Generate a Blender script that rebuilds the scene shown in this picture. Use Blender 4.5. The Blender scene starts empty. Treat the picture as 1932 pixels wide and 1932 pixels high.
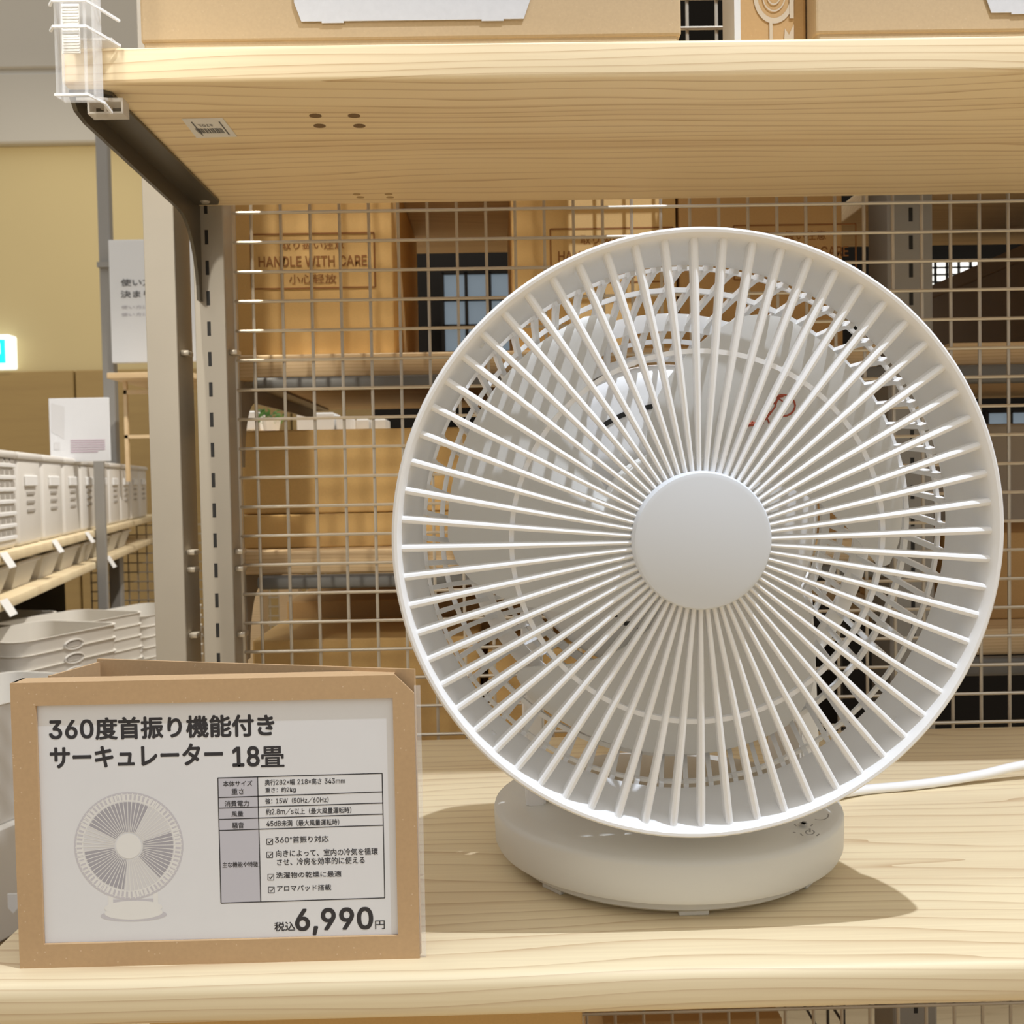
import bpy, bmesh, math, random
from mathutils import Vector, Matrix
random.seed(7)
PI = math.pi
scene = bpy.context.scene
COL = scene.collection
ZC = 1.25                     # camera height above the floor; shapes below are written with the camera at z = 0

# ------------------------------------------------------------------ camera
YAW, PITCH, ROLL, FPX = 0.0137, -0.0321, -0.0191, 1932.0
cf = Vector((math.sin(YAW)*math.cos(PITCH), math.cos(YAW)*math.cos(PITCH), math.sin(PITCH)))
cr0 = Vector((math.cos(YAW), -math.sin(YAW), 0)); cu0 = cr0.cross(cf)
cr = math.cos(ROLL)*cr0 + math.sin(ROLL)*cu0
cu = -math.sin(ROLL)*cr0 + math.cos(ROLL)*cu0
cam_data = bpy.data.cameras.new('camera'); cam = bpy.data.objects.new('camera', cam_data); COL.objects.link(cam)
cam_data.sensor_width = 36; cam_data.lens = 36*FPX/1932; cam_data.clip_start = .01
cam.matrix_world = Matrix(((cr.x, cu.x, -cf.x, 0), (cr.y, cu.y, -cf.y, 0), (cr.z, cu.z, -cf.z, ZC), (0, 0, 0, 1)))
cam_data.dof.use_dof = True; cam_data.dof.focus_distance = .5; cam_data.dof.aperture_fstop = 30
scene.camera = cam

def at(px, py, Y):            # a point of the photograph at depth Y (camera height = 0)
    d = cf + (px-966)/FPX*cr - (py-966)/FPX*cu
    return d*(Y/d.y)

# ------------------------------------------------------------------ light
scene.view_settings.view_transform = 'Standard'; scene.view_settings.look = 'None'
scene.view_settings.gamma = 1; scene.view_settings.use_curve_mapping = False
scene.view_settings.exposure = 0.0
world = bpy.data.worlds.new('store_light'); scene.world = world; world.use_nodes = True
wb = world.node_tree.nodes['Background']; wb.inputs[1].default_value = 1.0
_n, _l = world.node_tree.nodes, world.node_tree.links                 # bright ceiling, dimmer horizon, warm floor
_tc = _n.new('ShaderNodeTexCoord'); _sp = _n.new('ShaderNodeSeparateXYZ'); _rp = _n.new('ShaderNodeValToRGB'); _mr = _n.new('ShaderNodeMapRange')
_l.new(_tc.outputs['Generated'], _sp.inputs[0]); _mr.inputs['From Min'].default_value = -1; _l.new(_sp.outputs['Z'], _mr.inputs['Value']); _l.new(_mr.outputs[0], _rp.inputs['Fac']); _l.new(_rp.outputs['Color'], wb.inputs[0])
_e = _rp.color_ramp.elements
_e[0].position = .30; _e[0].color = (.80, .64, .42, 1); _e[1].position = .85; _e[1].color = (1.0, .98, .94, 1)
for _p, _c in ((.47, (.38, .355, .32, 1)), (.60, (.42, .42, .43, 1))):
    _q = _e.new(_p); _q.color = _c

def lamp(name, kind, loc, power, color, size, aim=None, angle=None, blend=.3):
    d = bpy.data.lights.new(name, kind); o = bpy.data.objects.new(name, d); COL.objects.link(o)
    o.location = Vector(loc)+Vector((0, 0, ZC)); d.energy = power; d.color = color
    if kind == 'AREA': d.size = size
    else: d.shadow_soft_size = size
    if aim is not None:
        o.rotation_euler = (Vector(aim)-Vector(loc)).to_track_quat('-Z', 'Y').to_euler()
    if angle: d.spot_size = angle; d.spot_blend = blend
    return o
lamp('track_spot_main', 'SPOT', (.45, .18, 1.384), 77, (.86, .95, 1.10), .010, (.08, .52, -.2), 1.3)
lamp('fill_spot_boxes', 'SPOT', (-.28, .55, 1.8), 260, (1, .95, .84), .02, (-.19, .94, .1), .34, .6)  # added fill that brightens the box fronts behind the mesh
lamp('fill_spot_aisle', 'SPOT', (-.9, -.6, .9), 110, (1, .95, .84), .16, (-.065, .95, .0), .22, 1.0)  # extra fill from the front left, added for the lower rear boxes
lamp('track_spot_side', 'SPOT', (-1.1, .1, 1.4), 15, (1, .95, .86), .02, (-.2, .90, .0), .34)
lamp('track_spot_storage', 'SPOT', (.2, 2.2, 2.2), 280, (1, .95, .88), .05, (-1.2, 2.8, -.2), 1.1, .6)
lamp('track_spot_wall', 'SPOT', (-1.8, 4.2, 2.0), 45, (1, .93, .78), .05, (-2.6, 6, 1.2), 1.3, .9)

# ------------------------------------------------------------------ materials
def new_mat(name):
    m = bpy.data.materials.new(name); m.use_nodes = True
    return m, m.node_tree.nodes, m.node_tree.links, m.node_tree.nodes['Principled BSDF']
def pmat(name, col, rough=.5, metal=0, noise=0, nscale=40, spec=None, trans=0, emit=None, estr=0, ior=None, sss=0, alpha=None):
    m, n, l, b = new_mat(name)
    b.inputs['Base Color'].default_value = (*col, 1); b.inputs['Roughness'].default_value = rough
    b.inputs['Metallic'].default_value = metal
    if spec is not None: b.inputs['Specular IOR Level'].default_value = spec
    if trans: b.inputs['Transmission Weight'].default_value = trans
    if alpha: b.inputs['Alpha'].default_value = alpha
    if ior: b.inputs['IOR'].default_value = ior
    if emit: b.inputs['Emission Color'].default_value = (*emit, 1); b.inputs['Emission Strength'].default_value = estr
    if sss:
        b.inputs['Subsurface Weight'].default_value = sss; b.inputs['Subsurface Radius'].default_value = (.004, .0035, .003)
    tc = n.new('ShaderNodeTexCoord'); nz = n.new('ShaderNodeTexNoise'); nz.inputs['Scale'].default_value = nscale
    nz.inputs['Detail'].default_value = 4
    l.new(tc.outputs['Object'], nz.inputs['Vector'])
    mx = n.new('ShaderNodeMix'); mx.data_type = 'RGBA'; k = noise
    mx.inputs['A'].default_value = (*[c*(1-k) for c in col], 1); mx.inputs['B'].default_value = (*[min(1, c*(1+k)) for c in col], 1)
    l.new(nz.outputs['Fac'], mx.inputs['Factor']); l.new(mx.outputs['Result'], b.inputs['Base Color'])
    return m

def wood(name, light, dark, fy=75., fz=210., line=.55, seed=0., amp=1.5, plank=.0, rough=.5):
    """pine board with the grain running along X"""
    m, n, l, b = new_mat(name)
    def math_(op, a, c=None):
        q = n.new('ShaderNodeMath'); q.operation = op
        for i, v in enumerate((a, c)):
            if v is None: continue
            if isinstance(v, (int, float)): q.inputs[i].default_value = v
            else: l.new(v, q.inputs[i])
        return q.outputs[0]
    def noise(vec, scale, det, off):
        mp = n.new('ShaderNodeMapping'); mp.inputs['Scale'].default_value = vec; mp.inputs['Location'].default_value = (off, off*.7, off*1.3)
        l.new(tc.outputs['Object'], mp.inputs['Vector'])
        q = n.new('ShaderNodeTexNoise'); q.inputs['Scale'].default_value = scale; q.inputs['Detail'].default_value = det
        l.new(mp.outputs[0], q.inputs['Vector']); return q.outputs['Fac']
    tc = n.new('ShaderNodeTexCoord'); sp = n.new('ShaderNodeSeparateXYZ'); l.new(tc.outputs['Object'], sp.inputs[0])
    y, z = sp.outputs['Y'], sp.outputs['Z']
    w1 = math_('MULTIPLY', noise((1, 2.5, 6), 2.2, 2, seed), amp*4)
    w2 = math_('MULTIPLY', noise((.5, 14, 14), 3., 1, seed+3), amp*1.6)
    s = math_('ADD', math_('ADD', math_('MULTIPLY', y, fy), math_('MULTIPLY', z, fz)), math_('ADD', w1, w2))
    fr = math_('FRACT', s)
    ln = math_('POWER', fr, 7.0)                                   # dark latewood edge of each ring
    fib = noise((3, 160, 160), 2.5, 3, seed+9)
    patch = noise((.8, 9, 9), 2.0, 2, seed+5)
    f = math_('ADD', math_('MULTIPLY', ln, line), math_('ADD', math_('MULTIPLY', math_('SUBTRACT', fib, .5), .5), math_('MULTIPLY', math_('SUBTRACT', patch, .42), .9)))
    if plank:
        pk = math_('FRACT', math_('MULTIPLY', math_('FLOOR', math_('DIVIDE', y, .088)), .37))
        f = math_('ADD', f, math_('MULTIPLY', math_('SUBTRACT', pk, .5), plank))
    mx = n.new('ShaderNodeMix'); mx.data_type = 'RGBA'; mx.clamp_factor = True
    mx.inputs['A'].default_value = (*light, 1); mx.inputs['B'].default_value = (*dark, 1)
    l.new(f, mx.inputs['Factor']); l.new(mx.outputs['Result'], b.inputs['Base Color'])
    b.inputs['Roughness'].default_value = rough
    bp = n.new('ShaderNodeBump'); bp.inputs['Strength'].default_value = .06; bp.inputs['Distance'].default_value = .001
    l.new(fib, bp.inputs['Height']); l.new(bp.outputs[0], b.inputs['Normal'])
    return m

def kraft(name, col, speck=.35, rough=.75):
    """cardboard with pale and dark fibre specks"""
    m, n, l, b = new_mat(name); tc = n.new('ShaderNodeTexCoord')
    a = n.new('ShaderNodeTexNoise'); a.inputs['Scale'].default_value = 600; a.inputs['Detail'].default_value = 2
    c = n.new('ShaderNodeTexNoise'); c.inputs['Scale'].default_value = 18; c.inputs['Detail'].default_value = 4
    v = n.new('ShaderNodeTexVoronoi'); v.inputs['Scale'].default_value = 260
    for q in (a, c, v): l.new(tc.outputs['Object'], q.inputs['Vector'])
    m1 = n.new('ShaderNodeMix'); m1.data_type = 'RGBA'
    m1.inputs['A'].default_value = (*[x*.86 for x in col], 1); m1.inputs['B'].default_value = (*[min(1, x*1.14) for x in col], 1)
    ad = n.new('ShaderNodeMath'); ad.operation = 'MULTIPLY_ADD'; ad.inputs[1].default_value = .5
    l.new(a.outputs['Fac'], ad.inputs[0]); 
    hf = n.new('ShaderNodeMath'); hf.operation = 'MULTIPLY'; hf.inputs[1].default_value = .5; l.new(c.outputs['Fac'], hf.inputs[0]); l.new(hf.outputs[0], ad.inputs[2])
    l.new(ad.outputs[0], m1.inputs['Factor'])
    lt = n.new('ShaderNodeMath'); lt.operation = 'LESS_THAN'; lt.inputs[1].default_value = .09; l.new(v.outputs['Distance'], lt.inputs[0])
    sc = n.new('ShaderNodeMath'); sc.operation = 'MULTIPLY'; sc.inputs[1].default_value = speck; l.new(lt.outputs[0], sc.inputs[0])
    m2 = n.new('ShaderNodeMix'); m2.data_type = 'RGBA'; m2.inputs['B'].default_value = (.85, .70, .50, 1)
    l.new(sc.outputs[0], m2.inputs['Factor']); l.new(m1.outputs['Result'], m2.inputs['A']); l.new(m2.outputs['Result'], b.inputs['Base Color'])
    b.inputs['Roughness'].default_value = rough
    return m

M = dict(
    pine=wood('pine_lower', (.82, .69, .45), (.52, .35, .19), 75, 210, .68, 0., 1.5, .0),
    pine_up=wood('pine_upper', (.90, .73, .46), (.55, .35, .16), 80, 200, .85, 4.3, 1.3, .35),
    pine_rear=wood('pine_rear', (.74, .55, .32), (.42, .25, .10), 60, 260, .55, 8.1, 2.2, .2),
    floor_wood=wood('floor_wood', (.72, .56, .34), (.45, .30, .15), 14, 10, .4, 2.2, 1.5, .3),
    white=pmat('white_plastic', (.90, .895, .885), .38, noise=.01, nscale=9),
    white_blade=pmat('matt_white_plastic', (.82, .81, .77), .5, noise=.01, nscale=9), white_shaded=pmat('shaded_white_plastic', (.68, .66, .60), .42, noise=.01, nscale=9),  # fan base white is darkened: shade under the head put into its colour
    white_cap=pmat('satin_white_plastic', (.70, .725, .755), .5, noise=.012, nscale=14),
    grey_icon=pmat('grey_print', (.30, .29, .27), .6),
    red_print=pmat('red_print', (.48, .10, .05), .6),
    pale_print=pmat('pale_print', (.70, .685, .65), .3),
    black=pmat('black_void', (.012, .011, .01), .6),
    kraft=kraft('kraft_card', (.53, .35, .185)),
    kraft_box=kraft('kraft_box', (.50, .36, .20), .12),
    brown_box=kraft('brown_box', (.50, .30, .115), .08),
    tan_box=kraft('tan_box', (.60, .38, .14), .08),
    box_ink=pmat('box_ink', (.26, .105, .025), .8),
    paper=pmat('paper', (.78, .78, .79), .45, noise=.02, nscale=60),
    box_label=pmat('box_label', (.60, .595, .60), .6, noise=.06, nscale=300),
    label_white=pmat('label_white', (.80, .79, .77), .6, noise=.02, nscale=60),
    ink=pmat('ink', (.03, .028, .033), .5),
    ink_soft=pmat('ink_soft', (.12, .12, .125), .6),
    table_grey=pmat('table_grey', (.56, .55, .60), .5),
    pic_grey=pmat('picture_grey', (.40, .385, .42), .5), pic_mid=pmat('picture_mid', (.60, .58, .61), .5),
    pic_pale=pmat('picture_pale', (.70, .69, .69), .5), pic_white=pmat('picture_white', (.82, .81, .78), .5),
    steel=pmat('greige_steel', (.40, .36, .30), .45, .25, .04, 30),
    steel_dark=pmat('dark_bronze_steel', (.115, .10, .075), .38, .45, .05, 60),
    rail=pmat('dark_grey_rail', (.16, .155, .145), .5, .2, .05, 30),
    wire=pmat('mesh_wire', (.55, .49, .40), .35, .55, .03, 80),
    wire_dark=pmat('dark_wire', (.06, .055, .05), .5, .3),
    clear=pmat('clear_acrylic', (.93, .93, .93), .08, alpha=.20),
    clear_edge=pmat('acrylic_edge', (.95, .945, .93), .15, alpha=.72),
    frost=pmat('frosted_plastic', (.88, .84, .78), .3, alpha=.45),
    bin=pmat('milky_plastic', (.74, .71, .66), .4, noise=.03, nscale=12),
    basket=pmat('soft_basket_plastic', (.68, .645, .58), .55, noise=.03, nscale=10),
    bin_mark=pmat('bin_mark', (.42, .39, .35), .5),
    wall=pmat('wall_paint', (.62, .50, .26), .8, noise=.05, nscale=1.2),
    panel=wood('wall_panel', (.40, .27, .10), (.30, .19, .07), 3, 2, .15, 3.1, 1., .0),
    bulkhead=pmat('bulkhead_paint', (.55, .52, .46), .8, noise=.02, nscale=1),
    dark=pmat('dark_backdrop_fixture', (.012, .010, .008), .8, spec=.1, noise=.2, nscale=6),
    grey_post=pmat('grey_post', (.33, .315, .29), .5, .2, .03, 20),
    exit_cyan=pmat('exit_cyan', (.02, .6, .68), .4, emit=(.0, .72, .80), estr=.9),
    exit_white=pmat('exit_white', (.9, .95, .95), .4, emit=(.9, 1, 1), estr=.9),
    pane_cool=pmat('cool_window', (.08, .1, .12), .3, emit=(.50, .62, .72), estr=.26),
    pane_white=pmat('bright_window', (.9, .9, .9), .2, emit=(1, .97, .9), estr=1.5),
    pink=pmat('pink_print', (.52, .32, .42), .6), green=pmat('leaf_green', (.12, .27, .07), .5, noise=.3, nscale=30),
    holder_label=pmat('ribbed_label', (.86, .84, .78), .4),
)

# ------------------------------------------------------------------ mesh helpers
class MB:
    def __init__(s): s.bm = bmesh.new()
    def box(s, lo, hi, bevel=0, seg=2, mat=None):
        t = bmesh.new(); bmesh.ops.create_cube(t, size=1)
        lo, hi = Vector(lo), Vector(hi)
        for v in t.verts: v.co = Vector((lo[i]+(v.co[i]+.5)*(hi[i]-lo[i]) for i in range(3)))
        if bevel: bmesh.ops.bevel(t, geom=t.edges[:], offset=bevel, segments=seg, profile=.5, affect='EDGES')
        if mat is not None: bmesh.ops.transform(t, matrix=mat, verts=t.verts)
        s.join(t); return s
    def join(s, t):
        mp = {}
        for v in t.verts: mp[v] = s.bm.verts.new(v.co)
        for f in t.faces:
            try: s.bm.faces.new([mp[v] for v in f.verts])
            except ValueError: pass
        t.free()
    def faces(s, pts, fs):
        vs = [s.bm.verts.new(p) for p in pts]
        for f in fs: s.bm.faces.new([vs[i] for i in f])
        return s
    def quad(s, a, b, c, d): return s.faces([a, b, c, d], [(0, 1, 2, 3)])
    def prism(s, pts, vec):                      # polygon swept along a vector
        vec = Vector(vec); k = len(pts)
        vs = [s.bm.verts.new(Vector(p)) for p in pts] + [s.bm.verts.new(Vector(p)+vec) for p in pts]
        s.bm.faces.new(vs[:k]); s.bm.faces.new(vs[k:][::-1])
        for i in range(k): s.bm.faces.new((vs[i], vs[i+k], vs[(i+1) % k+k], vs[(i+1) % k]))
        return s
    def sweep(s, path, sect, closed=False, up=None, cap=True):
        """section = list of (a,b) or function(i) giving it; a along side, b along up"""
        k = len(path); rings = []
        for i, p in enumerate(path):
            p = Vector(p)
            if closed: t = Vector(path[(i+1) % k])-Vector(path[i-1])
            else: t = Vector(path[min(i+1, k-1)])-Vector(path[max(i-1, 0)])
            t.normalize()
            u = Vector(up(i) if callable(up) else (up or (0, 0, 1)))
            side = t.cross(u)
            if side.length < 1e-6: side = t.cross(Vector((1, 0, 0)))
            side.normalize(); u = side.cross(t)
            sc = sect(i) if callable(sect) else sect
            rings.append([s.bm.verts.new(p+side*a+u*b) for a, b in sc])
        m = len(rings[0])
        for i in range(k if closed else k-1):
            A, B = rings[i], rings[(i+1) % k]
            for j in range(m): s.bm.faces.new((A[j], A[(j+1) % m], B[(j+1) % m], B[j]))
        if not closed and cap: s.bm.faces.new(rings[0][::-1]); s.bm.faces.new(rings[-1])
        return s
    def tube(s, path, r, n=8, closed=False):
        return s.sweep(path, [(r*math.cos(2*PI*i/n), r*math.sin(2*PI*i/n)) for i in range(n)], closed, up=(.13, .29, .95))
    def lathe(s, prof, axis, n=96, ell=(1, 1), closed=False):
        """prof of (r, h); axis(r*cos, r*sin, h) -> point"""
        rings = []
        for r, h in prof:
            if r < 1e-7: rings.append([s.bm.verts.new(axis(0, 0, h))])
            else: rings.append([s.bm.verts.new(axis(r*ell[0]*math.cos(2*PI*i/n), r*ell[1]*math.sin(2*PI*i/n), h)) for i in range(n)])
        pr = list(zip(rings, rings[1:]))
        if closed: pr.append((rings[-1], rings[0]))
        for A, B in pr:
            for i in range(n):
                j = (i+1) % n
                if len(A) == 1 and len(B) == 1: continue
                if len(A) == 1: s.bm.faces.new((A[0], B[j], B[i]))
                elif len(B) == 1: s.bm.faces.new((A[i], A[j], B[0]))
                else: s.bm.faces.new((A[i], A[j], B[j], B[i]))
        return s
    def build(s, name, mat, parent=None, smooth=False, at_=None, local=False):
        bmesh.ops.recalc_face_normals(s.bm, faces=s.bm.faces[:])
        if local: base = Vector((0, 0, 0))
        elif parent is not None: base = world_loc(parent)
        else:
            xs = [v.co for v in s.bm.verts]
            base = Vector(at_) if at_ else Vector(((min(v.x for v in xs)+max(v.x for v in xs))/2, (min(v.y for v in xs)+max(v.y for v in xs))/2, min(v.z for v in xs)))
        for v in s.bm.verts: v.co -= base
        if smooth:
            for f in s.bm.faces: f.smooth = True
        me = bpy.data.meshes.new(name); s.bm.to_mesh(me); s.bm.free()
        if smooth:
            me.set_sharp_from_angle(angle=math.radians(38))
        me.materials.append(mat)
        o = bpy.data.objects.new(name, me); COL.objects.link(o)
        if parent is not None: o.parent = parent
        else: o.location = base+Vector((0, 0, ZC))
        return o
def world_loc(o):
    p = Vector((0, 0, 0))
    while o is not None: p = p+o.location; o = o.parent
    return p-Vector((0, 0, ZC))
def tag(o, label=None, cat=None, group=None, kind=None):
    if label: o['label'] = label
    if cat: o['category'] = cat
    if group: o['group'] = group
    if kind: o['kind'] = kind
    return o
def thing(name, loc, label, cat, group=None):
    o = bpy.data.objects.new(name, None); COL.objects.link(o); o.empty_display_size = .05
    o.location = Vector(loc)+Vector((0, 0, ZC)); return tag(o, label, cat, group)
def children(o): return [c for c in bpy.data.objects if c.parent == o]
def copy_tree(o, parent=None):
    kids = children(o); c = o.copy(); COL.objects.link(c)
    if parent is not None: c.parent = parent
    for k in kids: copy_tree(k, c)
    return c

import os
FONT = bpy.data.fonts.load('<builtin>')
try: FONT_LATIN = bpy.data.fonts.load(os.path.join(bpy.utils.system_resource('DATAFILES'), 'fonts', 'Inter.woff2'))     # Blender's own interface font
except Exception: FONT_LATIN = FONT
def run_bm(body, font):
    cu_ = bpy.data.curves.new('text', 'FONT'); cu_.body = body; cu_.font = font; cu_.size = 1; cu_.resolution_u = 3
    o = bpy.data.objects.new('text', cu_); COL.objects.link(o)
    dg = bpy.context.evaluated_depsgraph_get(); dg.update()
    me = bpy.data.meshes.new_from_object(o.evaluated_get(dg))
    bpy.data.objects.remove(o); bm = bmesh.new(); bm.from_mesh(me); bpy.data.meshes.remove(me)
    return bm
def text_bm(body):
    """Latin runs in the interface font, the rest in the built-in one, set one after the other"""
    runs = []
    for ch in body:
        k = ch.isascii()
        if runs and (runs[-1][0] == k or ch == ' '): runs[-1][1] += ch
        else: runs.append([k, ch])
    out = bmesh.new(); x = 0
    for k, tx in runs:
        b = run_bm(tx, FONT_LATIN if k else FONT)
        if not b.verts: b.free(); continue
        f = LAT if k else 1.0
        for v in b.verts: v.co *= f
        x0 = min(v.co.x for v in b.verts); x1 = max(v.co.x for v in b.verts); mp = {}
        sh_ = x-x0 if k else x
        for v in b.verts: mp[v] = out.verts.new((v.co.x+sh_, v.co.y, 0))
        for fc in b.faces: out.faces.new([mp[v] for v in fc.verts])
        x += x1-x0+.09 if k else len(tx)*1.0+.03; b.free()
    return out
LAT = 1.5
def put_text(mb, body, org, ex, ez, width, height=None, bold=0.0):
    """lay text with its left baseline at org; ex, ez unit directions; width and height of the inked box"""
    t = text_bm(body)
    if not t.verts: t.free(); return
    x0 = min(v.co.x for v in t.verts); x1 = max(v.co.x for v in t.verts)
    y0 = min(v.co.y for v in t.verts); y1 = max(v.co.y for v in t.verts)
    sx = width/(x1-x0); sy = height/(y1-y0) if height else sx
    org, ex, ez = Vector(org), Vector(ex), Vector(ez); nrm = ex.cross(ez)
    shifts = [(0, 0)]+([(math.cos(k*PI/3), math.sin(k*PI/3)) for k in range(6)] if bold else [])   # heavier strokes
    base = [v.co.copy() for v in t.verts]
    for k, (a, b) in enumerate(shifts):
        for v, c in zip(t.verts, base):
            v.co = org+ex*((c.x-x0+a*bold)*sx)+ez*((c.y-(y0 if height else 0)+b*bold)*sy)+nrm*(k*1.5e-6)
        mb.join(t.copy())
    t.free()

# ------------------------------------------------------------------ the setting
SH = -.2161                    # top of the display shelf
FL = -ZC
def struct(mb, name, mat, **k):
    o = mb.build(name, mat, **k); o['kind'] = 'structure'; return o
struct(MB().quad((-5, -1.5, FL), (4, -1.5, FL), (4, 6.2, FL), (-5, 6.2, FL)), 'floor', M['floor_wood'])
struct(MB().box((-5, 6.0, FL), (4, 6.1, 2.6)), 'wall_back', M['wall'])
pn = MB()
for i in range(14):
    x = -4.9+i*.62
    pn.box((x, 5.955, FL+.02), (x+.61, 5.999, .675), .006, 1)
struct(pn, 'trim_1', M['panel'])
struct(MB().box((-5, 5.93, 1.965), (4, 5.999, 2.36), .01, 1).box((-5, 5.93, 2.385), (4, 5.999, 3.2), .01, 1).box((-5, 5.95, 2.355), (4, 5.999, 2.39)), 'trim_2', M['bulkhead'])
# dark sheet added for the unlit depth behind the rear rack, and lit panes
struct(MB().box((-.30, 2.5, FL), (1.9, 2.56, 1.2), .004, 1), 'dark_backdrop', M['dark'])
def window(name, x0, x1, z0, z1, Y, nx, nz, mat, t=.008):
    f = MB()
    for i in range(nx+1):
        x = x0+(x1-x0)*i/nx; f.box((x-t/2, Y-.02, z0), (x+t/2, Y, z1))
    for i in range(nz+1):
        z = z0+(z1-z0)*i/nz; f.box((x0, Y-.02, z-t/2), (x1, Y, z+t/2))
    o = struct(f, name, M['dark'])
    p = MB().box((x0, Y-.008, z0), (x1, Y-.004, z1)).build('pane', mat, o)
a, b = at(838, 668, 2.48), at(968, 515, 2.48); window('window_1', a.x, b.x, a.z, b.z, 2.48, 3, 3, M['pane_cool'])
a, b = at(1738, 548, 2.44), at(1870, 492, 2.44); window('window_2', a.x, b.x, a.z, b.z, 2.44, 6, 4, M['pane_white'], .0025)
a, b = at(1856, 830, 2.48), at(1990, 775, 2.48); window('window_3', a.x, b.x, a.z, b.z, 2.48, 3, 1, M['pane_cool'])

# exit sign on the far wall
a, b = at(-46, 697, 5.93), at(22, 632, 5.93)
ex = thing('exit_sign', ((a.x+b.x)/2, 5.93, a.z), 'cyan and white illuminated exit sign on the far wall at the left edge', 'sign')
MB().box((a.x, 5.90, a.z), (b.x, 5.999, b.z), .01, 2).build('sign_housing', M['exit_white'], ex)
w_ = (b.x-a.x)
MB().box((a.x+.025, 5.892, a.z+.03), (b.x-.025, 5.9, b.z-.03)).build('sign_face', M['exit_cyan'], ex)
MB().box((b.x-.085, 5.888, a.z+.08), (b.x-.05, 5.892, b.z-.05)).box((b.x-.115, 5.888, a.z+.05), (b.x-.092, 5.892, a.z+.12)).build('pictogram', M['exit_white'], ex)

# ------------------------------------------------------------------ display rack (front)
XL = -.243; XR = .70
def board(name, x0, x1, y0, y1, z0, z1, mat, bev, label, cat='shelf', group=None):
    o = MB().box((x0, y0, z0), (x1, y1, z1), bev, 4).build(name, mat, smooth=True); return tag(o, label, cat, group)
low = board('shelf_board', XL, XR, .440, .853, SH-.0195, SH, M['pine'], .0055, 'pale pine shelf board carrying the white fan and the price sign')
upb = board('shelf_board', XL, XR, .592, .853, .229, .2492, M['pine_up'], .0022, 'pine shelf board above the fan, seen from below, carrying cardboard boxes')
# marks on the underside
kn = MB()
for px, py, r in ((595, 218, .0036), (668, 218, .0036), (603, 237, .0036), (678, 237, .0036)):
    d = at(px, py, 1); p = d*(.229/d.z)
    kn.lathe([(0, .2287), (r, .2287), (r*.9, .2295)], lambda c, s_, h, p=p: Vector((p.x+c*1.1, p.y+s_*1.0, h)), 14)
kn.build('screw_plug', pmat('plug_brown', (.20, .12, .055), .7), upb, True)
kn = MB()
for px, py in ((673, 366), (733, 366), (680, 372), (736, 372)):
    d = at(px, py, 1); p = d*(.229/d.z)
    kn.lathe([(0, .2287), (.0032, .2287), (.003, .2295)], lambda c, s_, h, p=p: Vector((p.x+c, p.y+s_*.8, h)), 12)
kn.build('screw_plug', pmat('plug_tan', (.42, .29, .14), .7), upb, True)
# sticker under the board
st = tag(MB().prism([(-.1927, .6500, .2289), (-.1672, .6492, .2289), (-.1668, .684, .2289), (-.1938, .685, .2289)], (0, 0, -.0003)).build('barcode_sticker', M['label_white']), 'small white barcode sticker on the underside of the upper shelf', 'sticker')
bars = MB(); x = -.1895
random.seed(3)
while x < -.173:
    w_ = random.choice((.0003, .0005, .0008)); bars.box((x, .667, .2284), (x+w_, .676, .2286)); x += w_+random.choice((.0004, .0007))
put_text(bars, '9107', (-.1765, .6635, .2284), (-1, 0, 0), (0, -1, 0), .009, .0042, .01)
bars.box((-.1885, .655, .2284), (-.1877, .680, .2286)).box((-.1712, .655, .2284), (-.1704, .680, .2286))
bars.build('barcode_print', M['ink_soft'], st)

# uprights
def upright(x0, y0, y1, z0, z1, name, label, slots):
    t = thing(name, (x0+.0125, (y0+y1)/2, z0), label, 'post', None)
    w, th = .0254, .0022
    b = MB()
    b.box((x0, y0, z0), (x0+w, y0+th, z1), .0006, 1)
    b.box((x0, y0+th, z0), (x0+th, y1, z1)).box((x0+w-th, y0+th, z0), (x0+w, y1, z1)).box((x0, y1, z0), (x0+w, y1+th, z1))
    b.build('post_tube', M['steel'], t)
    if slots:
        s_ = MB(); z = z0+.01
        zref = at(405, 835+14, y0).z
        z = zref-.025*int((zref-z0)/.025)
        while z < z1-.02:
            s_.box((x0+.0115-.0017, y0-.00015, z-.0062), (x0+.0115+.0017, y0+.0018, z+.0062), .0004, 1); z += .025
        s_.build('slot_column', M['black'], t)
    c = MB()
    for px_y in ((1055),):
        pass
    return t
p1 = upright(-.2469, .853, .893, FL, .62, 'upright_post', 'slotted grey steel upright post at the left end of the display shelf', True)
p2 = upright(-.2872, .853, .893, FL, .62, 'upright_post', 'plain grey steel upright post left of the slotted post', False)
# frame connectors between the posts and the mesh panel
for y in (667, 1040, 1072, 1195):
    zz = at(430, y, .87).z
    for p_, x in ((p1, -.2215), (p2, -.2618)):
        MB().box((x, .860, zz-.0022), (x+.007, .874, zz+.0022), .001, 2).build('panel_clip', M['wire'], p_, True)

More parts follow.
